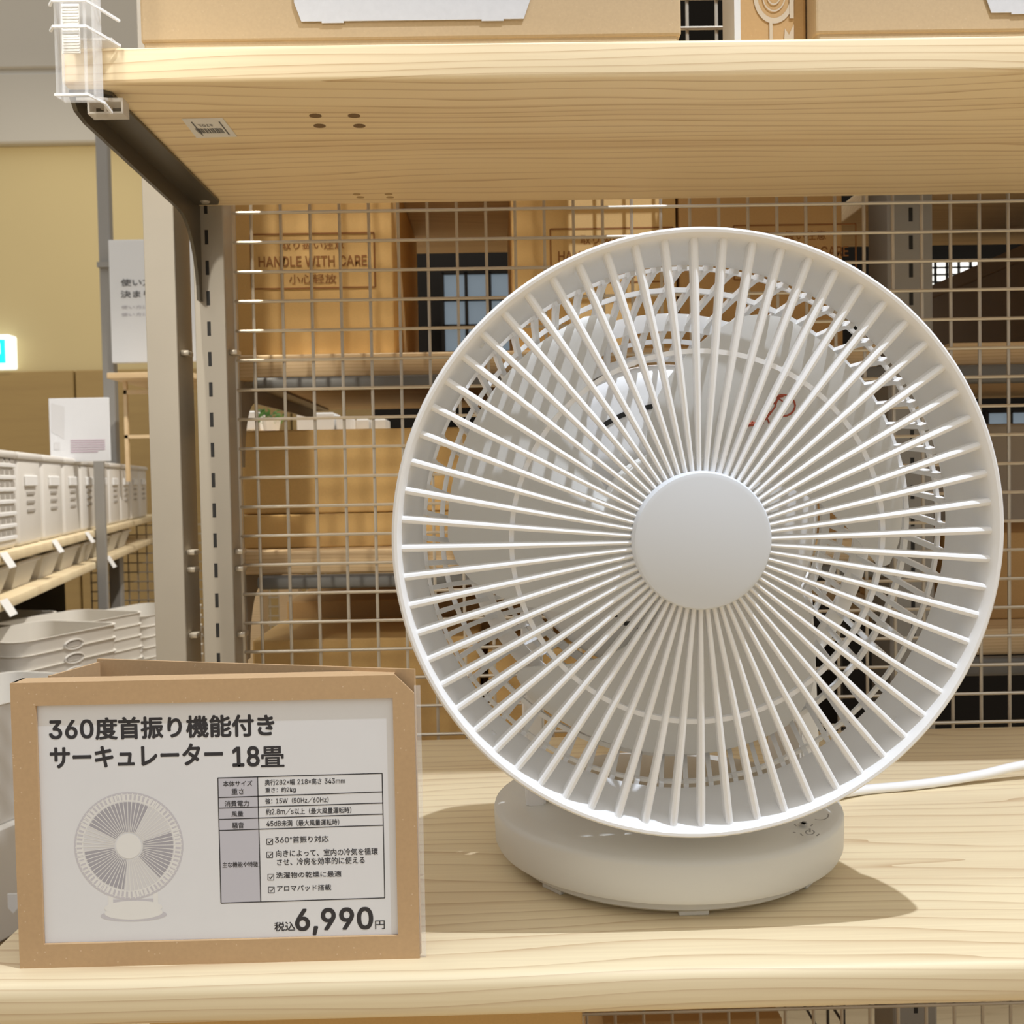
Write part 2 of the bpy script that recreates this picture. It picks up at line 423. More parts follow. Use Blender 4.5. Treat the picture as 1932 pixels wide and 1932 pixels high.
# wire mesh panel
mx0, mz0, MY, P = -.2056, .2304, .8829, .025
wr = .00145; mb = MB()
oct_ = lambda r, n=6: [(r*math.cos(2*PI*i/n), r*math.sin(2*PI*i/n)) for i in range(n)]
zlo, zhi = -1.15, .55
def meshwires(mb, z0, z1, x0, x1):
    i = -1
    for i in range(-1, 37):
        x = mx0+P*i
        if x0 <= x <= x1: mb.sweep([(x, MY+.0012, z0), (x, MY+.0012, z1)], oct_(wr), up=(1, 0, 0))
    for j in range(-20, 60):
        z = mz0-P*j
        if z0 <= z <= z1: mb.sweep([(x0, MY-.0014, z), (x1, MY-.0014, z)], oct_(wr), up=(0, 0, 1))
meshwires(mb, -1.15, .56, -.2206, XR)
mb.sweep([(-.2215, MY, -1.15), (-.2215, MY, .56)], oct_(.0026, 8), up=(1, 0, 0))
tag(mb.build('wire_mesh_panel', M['wire'], smooth=True), 'welded steel wire mesh panel at the back of the display shelf', 'panel')

# shelf bracket
def bracket(x, yb, yf, z, label, mat, name='shelf_bracket', drop=.078, w=.02):
    """arm under a board: upright plate with a curved gusset at the post, and a flange on top of it"""
    s_ = 1 if yb > yf else -1; L = abs(yb-yf)
    t = thing(name, (x, yb, z-drop), label, 'bracket')
    pl = []
    def P_(u, h): return (x, yb-s_*u, z+h)
    prof = [(0, 0), (L, 0), (L, -.004), (L-.006, -.010), (L-.02, -.0125)]
    prof += [(.055, -.0165)]
    for k in range(1, 9):
        a_ = k/8*PI/2; prof.append((.055-.047*math.sin(a_), -.0165-(drop-.0165)*(1-math.cos(a_))))
    prof += [(0, -drop)]
    MB().prism([P_(u, h) for u, h in prof], (.0025, 0, 0)).build('bracket_plate', mat, t)
    q = [P_(0.004, -.0005), P_(L, -.0005)]
    fl = MB().prism([(x, yb-s_*.012, z-.0022), (x+w-.003, yb-s_*.012, z-.0022), (x+w, yb-s_*.02, z-.0022), (x+w, yb-s_*(L-.004), z-.0022), (x+w-.004, yb-s_*L, z-.0022), (x, yb-s_*L, z-.0022)], (0, 0, .002))
    fl.build('bracket_flange', mat, t)
    for u in (L-.022, .022):
        sc = MB(); sc.lathe([(0, z-.0034), (.003, z-.0034), (.004, z-.0022)], lambda c, s2, h, u=u: Vector((x+w*.55+c, yb-s_*u+s2, h)), 14)
        sc.build('screw_head', M['steel'], t, True)
    return t
bracket(-.2425, .853, .601, .229, 'dark bronze steel bracket under the left end of the upper shelf', M['steel_dark'], w=.0235)
bracket(-.2425, .853, .452, SH-.0195, 'dark bronze steel bracket under the left end of the lower shelf', M['steel_dark'], w=.0235)

# ------------------------------------------------------------------ clear label holder clipped to the upper shelf
ho = thing('label_holder', (-.228, .583, .205), 'clear plastic label holder clipped on the front left corner of the upper shelf', 'holder')
hb = MB(); x0, x1 = -.2385, -.2165; zA, zB = .2155, .33
hb.box((x0, .5835, zA), (x1, .5850, zB), .0004, 1)                    # rear plate
hb.box((x0, .5740, zA), (x0+.0014, .5835, zB)).box((x1-.0014, .5740, zA), (x1, .5835, zB))
hb.box((x0+.0035, .5735, zA), (x0+.0047, .5750, zB)).box((x1-.0060, .5735, zA), (x1-.0047, .5750, zB))
hb.build('channel', M['clear'], ho)
for z, ww in ((.2155, 0), (.2525, .004), (.2665, .004)):
    MB().sweep([(x0-ww, .579, z+.0005), (x0, .5725, z), (x1-.004, .5725, z), (x1+.002, .580, z-.002), (x1+.002+ww*1.5, .5905, z-.0035)], [(-.0007, -.0007), (.0007, -.0007), (.0007, .0007), (-.0007, .0007)]).build('lip', M['clear_edge'], ho)
MB().box((x0+.003, .5764, .2395), (x1-.009, .5772, .2665), .0002, 1).build('ribbed_insert', M['holder_label'], ho)
rb = MB()
for k in range(16): rb.box((x0+.0035, .5759, .2405+k*.0016), (x1-.0095, .5766, .2412+k*.0016))
rb.build('ribs', M['clear_edge'], ho)
cx0, cx1 = -.2325, -.2120
cl = MB()
cl.prism([(cx0, .586, .2175), (cx0, .610, .2252), (cx0, .610, .2266), (cx0, .586, .2190)], (cx1-cx0-.006, 0, 0))
cl.build('clip_jaw', M['frost'], ho)
cl = MB(); ya, yb_, za, zb2 = .602, .612, .2155, .2245                  # two hollow cells at the back of the jaw
cl.box((cx0, ya, za), (cx1, yb_, za+.0011)).box((cx0, ya, zb2-.0022), (cx1, yb_, zb2))
for x in (cx0, (cx0+cx1)/2-.0006, cx1-.0012): cl.box((x, ya, za), (x+.0012, yb_, zb2))
cl.build('clip_cell', M['frost'], ho)
MB().box((x0+.001, .5845, .2495), (x1+.006, .618, .2513), .0004, 1).build('clip_tongue', M['frost'], ho)

# ------------------------------------------------------------------ boxes on the upper shelf
def carton(name, lo, hi, mat, label, group=None, lid=None, tape=False):
    t = thing(name, ((lo[0]+hi[0])/2, (lo[1]+hi[1])/2, lo[2]), label, 'box', group)
    MB().box(lo, hi, .0018, 2).build('carton_body', mat, t)
    if lid:
        MB().box((lo[0]-.0012, lo[1]-.0012, lo[2]+lid), (hi[0]+.0012, hi[1]+.0012, hi[2]+.001), .0016, 2).build('carton_lid', mat, t)
    if tape:
        MB().box((lo[0]-.0004, (lo[1]+hi[1])/2-.024, lo[2]+.02), (hi[0]+.0004, (lo[1]+hi[1])/2+.024, hi[2]+.0006)).build('tape', M['pale_print'], t)
    return t
UT = .2495
def top_box(x0, x1, lx0, lx1, label):
    t = carton('cardboard_box', (x0, .618, UT), (x1, .850, UT+.16), M['kraft_box'], label, 'large boxes on the upper shelf', lid=.0125)
    z = .2725
    pts = [(lx0-.004, .6161, z+.011), (lx0, .6161, z), (lx0+.012, .6161, z), (lx0+.012, .6161, z-.001), (lx0+.025, .6161, z-.001), (lx0+.025, .6161, z),
           (lx1-.025, .6161, z), (lx1-.025, .6161, z-.001), (lx1-.012, .6161, z-.001), (lx1-.012, .6161, z), (lx1, .6161, z), (lx1+.004, .6161, z+.011), (lx1+.004, .6161, z+.09), (lx0-.004, .6161, z+.09)]
    MB().prism(pts, (0, -.0006, 0)).build('white_label', M['box_label'], t)
    return t
top_box(-.2045, .1135, -.1105, .021, 'large tan cardboard box with white label on the left of the upper shelf')
top_box(.1963, .515, .300, .43, 'large tan cardboard box with white label cut by the right frame edge, upper shelf')
nb = carton('cardboard_box', (.1505, .633, UT), (.1945, .664, UT+.13), M['brown_box'], 'narrow brown printed box between the two large boxes on the upper shelf', tape=False)
em = MB()
def ring2d(mb, cx, cz, r0, r1, a0, a1, Y, n=22, sx=1., sz=1.):
    for k in range(n):
        a, b = a0+(a1-a0)*k/n, a0+(a1-a0)*(k+1)/n
        mb.quad((cx+r0*sx*math.cos(a), Y, cz+r0*sz*math.sin(a)), (cx+r1*sx*math.cos(a), Y, cz+r1*sz*math.sin(a)), (cx+r1*sx*math.cos(b), Y, cz+r1*sz*math.sin(b)), (cx+r0*sx*math.cos(b), Y, cz+r0*sz*math.sin(b)))
for r0, r1 in ((.010, .0125), (.0065, .0072), (.0035, .0042)): ring2d(em, .1745, .292, r0, r1, PI*1.02, PI*1.98, .6325, 20, 1, 1.35)
em.prism([(.1785, .6325, UT+.002), (.1865, .6325, .2655), (.1865, .6325, .2745), (.1835, .6325, .268), (.181, .6325, .272), (.1805, .6325, .265), (.1765, .6325, .2615), (.1745, .6325, UT+.002)], (0, -.0003, 0))
em.box((.1715, .6322, UT+.002), (.1735, .6325, .276)); em.box((.184, .6322, .278), (.1865, .6325, .315))
em.build('printed_emblem', pmat('emblem_print', (.56, .45, .31), .7), nb)
MB().box((.1502, .6326, UT+.001), (.1540, .6645, UT+.13)).build('tape', M['pale_print'], nb)

# ------------------------------------------------------------------ price sign
SY = .4575
sg = thing('price_sign', (-.13, .47, SH), 'kraft cardboard price sign with a printed white card, left of the fan', 'sign')
fx0, fx1, fz0, fz1 = -.2193, -.0393, SH, -.0868
ox0, ox1, oz0, oz1 = -.2083, -.0489, -.2054, -.0972
th = .0016
fr = MB()
out = [(fx0, fz0), (fx1, fz0), (fx1, fz1-.0085), (fx1-.0085, fz1), (fx0, fz1)]
inn = [(ox0, oz0), (ox1, oz0), (ox1, oz1), (ox0, oz1)]
def frame_mesh(mb, out, inn, y0, y1):
    pts = []; n0, n1 = len(out), len(inn)
    for y in (y0, y1): pts += [(x, y, z) for x, z in out]+[(x, y, z) for x, z in inn]
    N = n0+n1; F = []
    o_, i_ = list(range(n0)), list(range(n0, N))
    faces = [(o_[0], o_[1], i_[1], i_[0]), (o_[1], o_[2], i_[2], i_[1]), (o_[2], o_[3], i_[2]), (o_[3], o_[4], i_[3], i_[2]), (o_[4], o_[0], i_[0], i_[3])]
    F += faces+[tuple(k+N for k in f[::-1]) for f in faces]
    for L in (o_, i_):
        for k in range(len(L)):
            a_, b_ = L[k], L[(k+1) % len(L)]; F.append((a_, b_, b_+N, a_+N))
    mb.faces(pts, F)
frame_mesh(fr, out, inn, SY, SY+th)
fr.box((fx0, SY+th, fz0), (fx0+.0014, SY+.012, fz1)).box((fx0, SY+th, fz1-.0014), (fx1-.009, SY+.012, fz1))
fr.build('front_frame', M['kraft'], sg)
bk = MB()
def wallseg(mb, a_, b_, z0, z1, t):
    a_, b_ = Vector((*a_, 0)), Vector((*b_, 0)); d = (b_-a_).normalized(); nrm = Vector((-d.y, d.x, 0))*t
    mb.prism([(a_.x, a_.y, z0), (b_.x, b_.y, z0), (b_.x+nrm.x, b_.y+nrm.y, z0), (a_.x+nrm.x, a_.y+nrm.y, z0)], (0, 0, z1-z0))
wallseg(bk, (-.2005, .5085), (fx1, SY+.004), fz0, -.0852, .0016)
bk.build('back_panel', M['kraft'], sg)
sf = MB(); wallseg(sf, (fx0+.012, SY+.014), (-.198, .506), fz0, -.0864, .0014); sf.build('side_flap', M['kraft'], sg)
MB().box((fx1, SY+.001, fz0), (fx1+.0028, SY+.0018, -.092)).build('film_edge', M['clear'], sg)
py_ = SY+.0018
paper = MB().box((ox0-.004, py_, oz0-.004), (ox1+.004, py_+.0006, oz1+.004)).build('printed_card', M['paper'], sg)
def pp(px, py, dy=.00006):
    v = at(px, py, py_-dy); return v
EX, EZ = Vector((1, 0, 0)), Vector((0, 0, 1))
def tline(mb, s_, xa, xb, ybase, ytop, bold=.0, dy=.00008):
    a_ = pp(xa, ybase, dy); b_ = pp(xb, ybase-(xb-xa)*.0175, dy); h = pp(xa, ytop, dy).z-a_.z
    put_text(mb, s_, a_, EX, EZ, b_.x-a_.x, h, bold)
ink = MB()
tline(ink, '360度首振り機能付き', 94, 517, 1397, 1357, .034)
tline(ink, 'サーキュレーター', 96, 420, 1449, 1410, .034)
tline(ink, '18', 440, 489, 1446, 1410, .036); tline(ink, '畳', 493, 536, 1447, 1409, .018)
tline(ink, '税込', 518, 557, 1757, 1740, .02)
tline(ink, '6,990', 559, 703, 1764, 1716, .036)
tline(ink, '円', 708, 726, 1753, 1737, .01)
B = .015
tline(ink, '本体サイズ', 421, 476, 1484, 1474, B); tline(ink, '重さ', 437, 460, 1499, 1488, B)
tline(ink, '奥行282×幅218×高さ343mm', 500, 651, 1482, 1471, B); tline(ink, '重さ：約2kg', 501, 558, 1497, 1486, B)
tline(ink, '消費電力', 424, 470, 1522, 1511, B); tline(ink, '強：15W（50Hz／60Hz）', 501, 620, 1517, 1506, B)
tline(ink, '風量', 437, 459, 1541, 1531, B); tline(ink, '約2.8m／s以上（最大風量運転時）', 502, 663, 1538, 1526, B)
tline(ink, '騒音', 438, 460, 1563, 1552, B); tline(ink, '45dB未満（最大風量運転時）', 503, 640, 1560, 1548, B)
tline(ink, '主な機能や特徴', 420, 487, 1637, 1627, B)
tline(ink, '360°首振り対応', 519, 620, 1591, 1579, B)
tline(ink, '向きによって、室内の冷気を循環', 521, 713, 1617, 1604, B)
tline(ink, 'させ、冷房を効率的に使える', 523, 688, 1633, 1620, B)
tline(ink, '洗濯物の乾燥に最適', 521, 644, 1657, 1646, B); tline(ink, 'アロマパッド搭載', 523, 625, 1682, 1671, B)
ink.build('printed_text', M['ink'], paper)
tl = MB()
def seg(mb, p, q, w=.00022, dy=.00007):
    a_, b_ = pp(*p, dy), pp(*q, dy); d = (b_-a_); d.y = 0; n_ = Vector((-d.z, 0, d.x)).normalized()*w
    mb.quad(a_-n_, b_-n_, b_+n_, a_+n_)
X0t, X1t = (411, 417), (721, 726)
rows = [(1468, 1459), (1505, 1494), (1525, 1515), (1546, 1536), (1567, 1557), (1704, 1694)]
for l_, r_ in rows:
    f = (l_-1468)/236; seg(tl, (411+6*f, l_), (721+5*f, r_))
seg(tl, (411, 1468), (417, 1704)); seg(tl, (721, 1459), (726, 1694)); seg(tl, (486, 1466), (492, 1701))
for (cx, cy) in ((509, 1588), (509, 1613), (511, 1655), (512, 1679)):
    s_ = 5.5
    for p, q in (((-s_, -s_), (s_, -s_)), ((s_, -s_), (s_, s_)), ((s_, s_), (-s_, s_)), ((-s_, s_), (-s_, -s_))): seg(tl, (cx+p[0], cy+p[1]), (cx+q[0], cy+q[1]), .00015)
    seg(tl, (cx-3, cy), (cx-1, cy+3), .0002); seg(tl, (cx-1, cy+3), (cx+4, cy-3), .0002)
tl.build('table_lines', M['ink'], paper)
sh = MB(); sh.quad(pp(411, 1468, .00003), pp(417, 1704, .00003), pp(492, 1701, .00003), pp(486, 1466, .00003)); sh.build('table_shading', M['table_grey'], paper)
# the printed picture of the fan
C0 = pp(243, 1596); ppm = (pp(343, 1596).x-pp(243, 1596).x)/100
def disc(mb, cx, cz, r, Y, n=48, sx=1., sz=1.): mb.faces([(cx+r*sx*math.cos(2*PI*k/n), Y, cz+r*sz*math.sin(2*PI*k/n)) for k in range(n)], [tuple(range(n))])
Yp = py_-.00004
pg = MB(); ring2d(pg, C0.x, C0.z, 27*ppm, 86*ppm, .0, 2*PI, Yp, 60); pg.build('picture_shade', M['pic_pale'], paper)
pg = MB()
for a0, a1 in ((62, 152), (186, 262), (312, 378)):
    ring2d(pg, C0.x, C0.z, 27*ppm, 84*ppm, math.radians(a0), math.radians(a1), Yp-0.0000200, 20)
pg.build('picture_gaps', M['pic_grey'], paper)
pg = MB()
for k in range(64):
    a_ = 2*PI*k/64; c, s_ = math.cos(a_), math.sin(a_)
    w_ = .8*ppm; r0, r1 = 26*ppm, 101*ppm
    pg.quad(*[(C0.x+r*c-w*s_, Yp-0.0000400, C0.z+r*s_+w*c) for r, w in ((r0, -w_*.6), (r1, -w_), (r1, w_), (r0, w_*.6))])
ring2d(pg, C0.x, C0.z, 86*ppm, 99*ppm, 0, 2*PI, Yp-0.0000100, 64)
disc(pg, C0.x, C0.z, 24*ppm, Yp-0.0000600)
bc = pp(252, 1718)
for u0, u1, v0, v1 in ((-47, -38, 4, 34), (38, 47, 4, 34)): pg.quad((bc.x+u0*ppm, Yp, bc.z+v0*ppm), (bc.x+u1*ppm, Yp, bc.z+v0*ppm), (bc.x+u1*ppm, Yp, bc.z+v1*ppm), (bc.x+u0*ppm, Yp, bc.z+v1*ppm))
disc(pg, bc.x, bc.z-4*ppm, 55*ppm, Yp-0.0000240, 40, 1, .24); disc(pg, bc.x, bc.z+6*ppm, 55*ppm, Yp-0.0000320, 40, 1, .24)
pg.build('picture_highlights', M['pic_white'], paper)
pg = MB()
ring2d(pg, C0.x, C0.z, 99*ppm, 103*ppm, 0, 2*PI, Yp-0.0000120, 64)
for k in range(72):
    a0 = 2*PI*k/72; ring2d(pg, C0.x, C0.z, 88*ppm, 98*ppm, a0, a0+PI/72, Yp-0.0000240, 1)
disc(pg, bc.x, bc.z-9*ppm, 50*ppm, Yp-0.0000080, 40, 1.25, .24)
pg.quad((bc.x-38*ppm, Yp+0.0000080, bc.z+4*ppm), (bc.x+38*ppm, Yp+0.0000080, bc.z+4*ppm), (bc.x+38*ppm, Yp+0.0000080, bc.z+22*ppm), (bc.x-38*ppm, Yp+0.0000080, bc.z+22*ppm))
pg.build('picture_midtones', M['pic_mid'], paper)

# ------------------------------------------------------------------ the fan
HC = at(1321.5, 1020, .462); HYAW = math.radians(.4); HTILT = math.radians(3.2); HS = .991
HR = Matrix.Rotation(HYAW, 3, 'Z') @ Matrix.Rotation(HTILT, 3, 'X')
def hd(u, v, d): return HC + HR @ (Vector((u, d, v))*HS)             # u right, v up, d back from the front rim
fan = thing('desk_fan', (.0925, .581, SH), 'white circulator fan with radial front grille standing on the pine shelf', 'fan')
ringaxis = lambda c, s_, h: hd(c, s_, h)
grille = MB().lathe([(.1372, .0018), (.1385, .0003), (.1398, .0002), (.1409, .0014), (.1412, .004), (.1411, .012), (.1395, .022), (.1355, .033), (.1330, .0365), (.1295, .0368), (.1290, .0345),
                     (.1315, .028), (.1340, .016), (.1360, .008), (.1367, .004)], ringaxis, 144, closed=True).build('front_grille', M['white'], fan, True)
fl0 = world_loc(fan)
def head_matrix(theta):                                          # local matrix of a copy turned about the fan axis, relative to the fan
    R4 = HR.to_4x4() @ Matrix.Rotation(-theta, 4, 'Y')
    R4 = R4 @ Matrix.Scale(HS, 4); R4.translation = HC-fl0; return R4
sp = MB()
r0, r1 = .0305, .1368
def spoke_sec(w, dp): return [(-w*.5, dp), (-w*.5, .0013), (-w*.3, .0004), (w*.0, 0), (w*.3, .0004), (w*.5, .0013), (w*.5, dp)]
K = 8; prof = []
A = None; rings = []
for k in range(K+1):
    f = k/K; r = r0+(r1-r0)*f; w = .0020+(.0034-.0020)*f; dp = .0050+.0025*f; d0 = -.0005+.0043*f**2
    rings.append([sp.bm.verts.new((r, d0+b_, a_)) for a_, b_ in spoke_sec(w, dp)])
for Aa, Bb in zip(rings, rings[1:]):
    for j in range(7): sp.bm.faces.new((Aa[j], Aa[(j+1) % 7], Bb[(j+1) % 7], Bb[j]))
sp.bm.faces.new(rings[0]); sp.bm.faces.new(rings[-1][::-1])
spoke = sp.build('spoke', M['white'], None, False, local=True)
spoke.location = (0, 0, 0)
for k in range(64):
    o = spoke if k == 0 else spoke.copy()
    if k: COL.objects.link(o)
    o.parent = grille; o.matrix_local = head_matrix(PI/2+math.radians(.6)+2*PI*k/64)
MB().lathe([(0, -.0068), (.0288, -.0066), (.0308, -.0060), (.0316, -.0045), (.0316, .004), (.0300, .006), (0, .006)], lambda c, s_, h: hd(c-.0001, s_+.0004, h), 96).build('hub_cap', M['white_cap'], grille, True)
MB().lathe([(.0852, .0055), (.0874, .0055), (.0874, .0085), (.0852, .0085)], ringaxis, 120, closed=True).build('middle_ring', M['white'], grille)
# screws in the rim wall
for a_ in (137, 224, 317, 40):
    a_ = math.radians(a_); sw = MB()
    sw.lathe([(0, 0), (.0014, 0), (.0016, .0018)], lambda p, q, h, a_=a_: hd((.1330+h)*math.cos(a_)-p*math.sin(a_), (.1330+h)*math.sin(a_)+p*math.cos(a_), .017+q), 12)
    sw.build('rim_peg', M['white'], grille, True)

# rear cage: swirling ribs between hoops
cage = MB()
def rib_path(a0):
    pts = []
    for r, d, tw in ((.1288, .0355, 0), (.1285, .043, .5), (.1250, .054, 1.3), (.1205, .0645, 2.2), (.1150, .076, 3.4), (.1080, .0870, 5), (.099, .093, 7), (.088, .096, 9.5)):
        a_ = a0+math.radians(tw); pts.append(hd(r*math.cos(a_), r*math.sin(a_), d))
    return pts
NR = 64
for k in range(NR):
    a0 = 2*PI*k/NR; pth = rib_path(a0)
    cage.sweep(pth, [(-.0012, -.0017), (.0012, -.0017), (.0012, .0017), (-.0012, .0017)], up=lambda i, p=pth: (p[i]-(HC+HR@Vector((0, .0+.004*i, 0)))))
def hoop(r, d, wr_, wd): cage.lathe([(r-wr_, d-wd), (r+wr_, d-wd), (r+wr_, d+wd), (r-wr_, d+wd)], ringaxis, 120, closed=True)
hoop(.1287, .0435, .0009, .0013); hoop(.1210, .0650, .0012, .0018); hoop(.1070, .0880, .0046, .0012); hoop(.0975, .0945, .0012, .0016); hoop(.089, .0965, .0022, .002)
cage.build('rear_cage', M['white'], fan)
# motor housing with vent slots
mh = MB().lathe([(0, .0835), (.040, .0835), (.046, .0845), (.074, .087), (.081, .0895), (.0845, .095), (.0855, .104), (.083, .125), (.070, .140), (.04, .147), (0, .148)], ringaxis, 80).build('motor_housing', M['white'], fan, True)
vs = MB()
for ca in (math.radians(96), math.radians(117)):
    n_ = 10; r = .0630
    for j in range(n_):
        a0, a1 = ca+math.radians(-7.2+14.4*j/n_), ca+math.radians(-7.2+14.4*(j+1)/n_)
        dq = .0854
        vs.faces([hd(rr*math.cos(a_), rr*math.sin(a_), dq) for rr, a_ in ((r-.0013, a0), (r+.0013, a0), (r+.0013, a1), (r-.0013, a1))], [(0, 1, 2, 3)])
vs.build('vent_slot', M['black'], mh)
sl = MB()
for a_ in (231, 239, 247):
    ca = math.radians(a_); r = .0545
    sl.faces([hd(r*math.cos(ca)+x*.0016, r*math.sin(ca)+y*.0011, .0452) for x, y in ((-1, -1), (1, -1), (1, 1), (-1, 1))], [(0, 1, 2, 3)])

# blades
def blade(theta0):
    b = MB(); nr, na = 18, 16
    lo = [(.034, 38), (.045, 30), (.060, 19), (.075, 9), (.088, 0), (.100, -8), (.110, -12.5), (.1145, -11), (.1175, -5)]
    hi = [(.034, 118), (.045, 112), (.060, 104), (.075, 95), (.088, 87), (.100, 80), (.110, 74), (.1145, 69), (.1175, 63)]
    def interp(t, r):
        for (ra, aa), (rb, ab) in zip(t, t[1:]):
            if r <= rb: return aa+(ab-aa)*(r-ra)/(rb-ra)
        return t[-1][1]
    g = {}; thk = .0016
    for i in range(nr+1):
        f = i/nr; r = .034+(.1175-.034)*(1-(1-f)**1.5)
        a0, a1 = interp(lo, r), interp(hi, r)
        for j in range(na+1):
            q = j/na; deg = a0+(a1-a0)*q
            chord = (q-.5)
            d = .053+.013*(-chord)*1.0*(1.25-.35*f)+.004*(4*chord*chord)
            for s_ in (0, 1):
                a_ = math.radians(deg)+theta0
                g[i, j, s_] = b.bm.verts.new(hd(r*math.cos(a_), r*math.sin(a_), d+thk*s_))
    for i in range(nr):
        for j in range(na):
            for s_ in (0, 1):
                b.bm.faces.new((g[i, j, s_], g[i+1, j, s_], g[i+1, j+1, s_], g[i, j+1, s_]))
    for i in range(nr):
        for j in (0, na): b.bm.faces.new((g[i, j, 0], g[i+1, j, 0], g[i+1, j, 1], g[i, j, 1]))
    for j in range(na):
        for i in (0, nr): b.bm.faces.new((g[i, j, 0], g[i, j+1, 0], g[i, j+1, 1], g[i, j, 1]))
    return b
blades = []
for k in range(3):
    blades.append(blade(math.radians(118*k if k < 2 else 234)).build('blade', M['white_blade'], fan, True))
MB().lathe([(0, .046), (.030, .046), (.036, .048), (.0385, .053), (.039, .078), (0, .080)], ringaxis, 64).build('blade_hub', M['white_blade'], fan, True)
sl.build('hub_slot', M['black'], blades[1])
# red warning drawing on the upper right blade (hand and strike mark in line art)
wm = MB(); W0 = hd(.0485, .0475, .0525)
def hp(px, py, d):                                     # point of the photograph on the plane at head depth d
    v = at(px, py, 1.0); n_ = HR @ Vector((0, 1, 0)); p0 = hd(0, 0, d); return v*(p0.dot(n_)/v.dot(n_))
from mathutils.bvhtree import BVHTree
_me = blades[0].data; _o = world_loc(fan); _bvh = BVHTree.FromPolygons([v.co+_o for v in _me.vertices], [tuple(p.vertices) for p in _me.polygons])
def on_blade(px, py):
    d = at(px, py, 1.0).normalized(); h = _bvh.ray_cast(Vector((0, 0, 0)), d)
    return (h[0] if h[0] is not None else hp(px, py, .0535))-d*.0002
def wline(pts, w=.0005): wm.tube([on_blade(x, y) for x, y in pts], w, 5)
cir = [(1478+22*math.cos(t/10*PI), 765+20*math.sin(t/10*PI)) for t in range(-9, 8)]
wline(cir); wline([(1462, 790), (1478, 778), (1482, 762), (1470, 752), (1460, 762)], .00045)
wline([(1432, 800), (1446, 790), (1462, 768), (1468, 750), (1478, 748)], .00045); wline([(1452, 800), (1446, 786), (1455, 776)], .00045)
wline([(1412, 802), (1426, 800), (1440, 796)], .0011); wline([(1424, 818), (1432, 804), (1440, 790)], .0011); wline([(1418, 796), (1432, 812)], .0008)
wm.build('warning_mark', M['red_print'], blades[0])

# support arms, base, feet
for s_ in (-1, 1):
    ar = MB(); x = .0945+s_*.0765
    prof = []
    pts = [(.535, SH+.035), (.630, SH+.035)] + [(.585+.022*math.cos(t)+.012, -.062+.022*math.sin(t)) for t in [PI*k/10 for k in range(11)]]
    pts = [(.560, SH+.034), (.634, SH+.034), (.622, -.075)] + [(.598+.024*math.cos(PI*k/10), -.070+.024*math.sin(PI*k/10)) for k in range(11)] + [(.570, -.095)]
    ar.prism([(x-.0055, y, z) for y, z in pts], (.011, 0, 0))
    bmesh.ops.bevel(ar.bm, geom=ar.bm.edges[:], offset=.0014, segments=2, affect='EDGES')
    ar.build('support_arm', M['white'], fan, True)
ax_ = lambda c, s_, h: Vector((.0925+c, .581+s_, h))
base = MB().lathe([(0, SH+.0090), (.094, SH+.0090), (.0962, SH+.0098), (.0975, SH+.0125), (.0980, SH+.0285), (.0974, SH+.0306), (.0955, SH+.0320), (.088, SH+.0345), (.06, SH+.0372), (0, SH+.0375)], ax_, 128).build('base', M['white_shaded'], fan, True)
MB().lathe([(0, SH+.0025), (.0865, SH+.0025), (.0885, SH+.004), (.0885, SH+.0098), (0, SH+.0098)], ax_, 96).build('turntable', M['white_shaded'], fan, True)
for a_ in (-90, -37, -143, 90):
    a_ = math.radians(a_)
    MB().box((-.0075, -.003, SH), (.0075, .003, SH+.0030), .0006, 1, Matrix.Translation(Vector((.0925+.083*math.cos(a_), .581+.083*math.sin(a_), 0))) @ Matrix.Rotation(a_+PI/2, 4, 'Z')).build('foot', M['white_shaded'], fan)
# touch icons on the base
def bz(px, py, z=SH+.0363):
    v = at(px, py, 1.0); return v*(z/v.z)
ic = MB()
def iline(pts, w=.00045): 
    P3 = [bz(*p) for p in pts]
    for a_, b_ in zip(P3, P3[1:]):
        d = b_-a_; n_ = Vector((-d.y, d.x, 0)).normalized()*w; ic.quad(a_-n_, b_-n_, b_+n_, a_+n_)
def iarc(cx, cy, rx, ry, a0, a1, n=14, w=.0004): iline([(cx+rx*math.cos(a0+(a1-a0)*k/n), cy+ry*math.sin(a0+(a1-a0)*k/n)) for k in range(n+1)], w)
iarc(1528, 1570, 8, 4.5, -1.0, 4.2); iline([(1528, 1563), (1528, 1570)])
iarc(1528, 1570, 18, 10, .3, .8); iarc(1528, 1570, 18, 10, 2.4, 2.9)
for t in (0, 1.57, 3.14, 4.71):
    iline([(1516, 1553), (1516+7*math.cos(t+.3), 1553+4*math.sin(t+.3))], .0011)
iarc(1516, 1553, 17, 9, .2, .7); iarc(1516, 1553, 17, 9, 2.5, 3.0)
iarc(1547, 1538, 16, 9, -.3, 2.2); iline([(1497, 1571), (1500, 1570)], .0006)
ic.build('touch_icon', M['grey_icon'], base)
# power cord
cp = [(.180, .625, SH+.012), (.200, .652, SH+.0065), (.2386, .676, SH+.0034), (.27, .683, SH+.0033), (.30, .690, SH+.0038), (.3313, .697, SH+.0060), (.360, .703, SH+.0095), (.42, .712, SH+.0150), (.50, .725, SH+.0120), (.60, .745, SH+.0050), (.695, .765, SH+.0034)]
def catmull(P_, n=8):
    P_ = [Vector(p) for p in P_]; o = []
    for i in range(len(P_)-1):
        a_, b_, c, d = P_[max(i-1, 0)], P_[i], P_[i+1], P_[min(i+2, len(P_)-1)]
        for k in range(n):
            t = k/n; o.append(.5*((2*b_)+(c-a_)*t+(2*a_-5*b_+4*c-d)*t*t+(3*b_-a_-3*c+d)*t**3))
    o.append(P_[-1]); return o
MB().tube(catmull(cp), .0032, 12).build('power_cord', M['white'], fan, True)

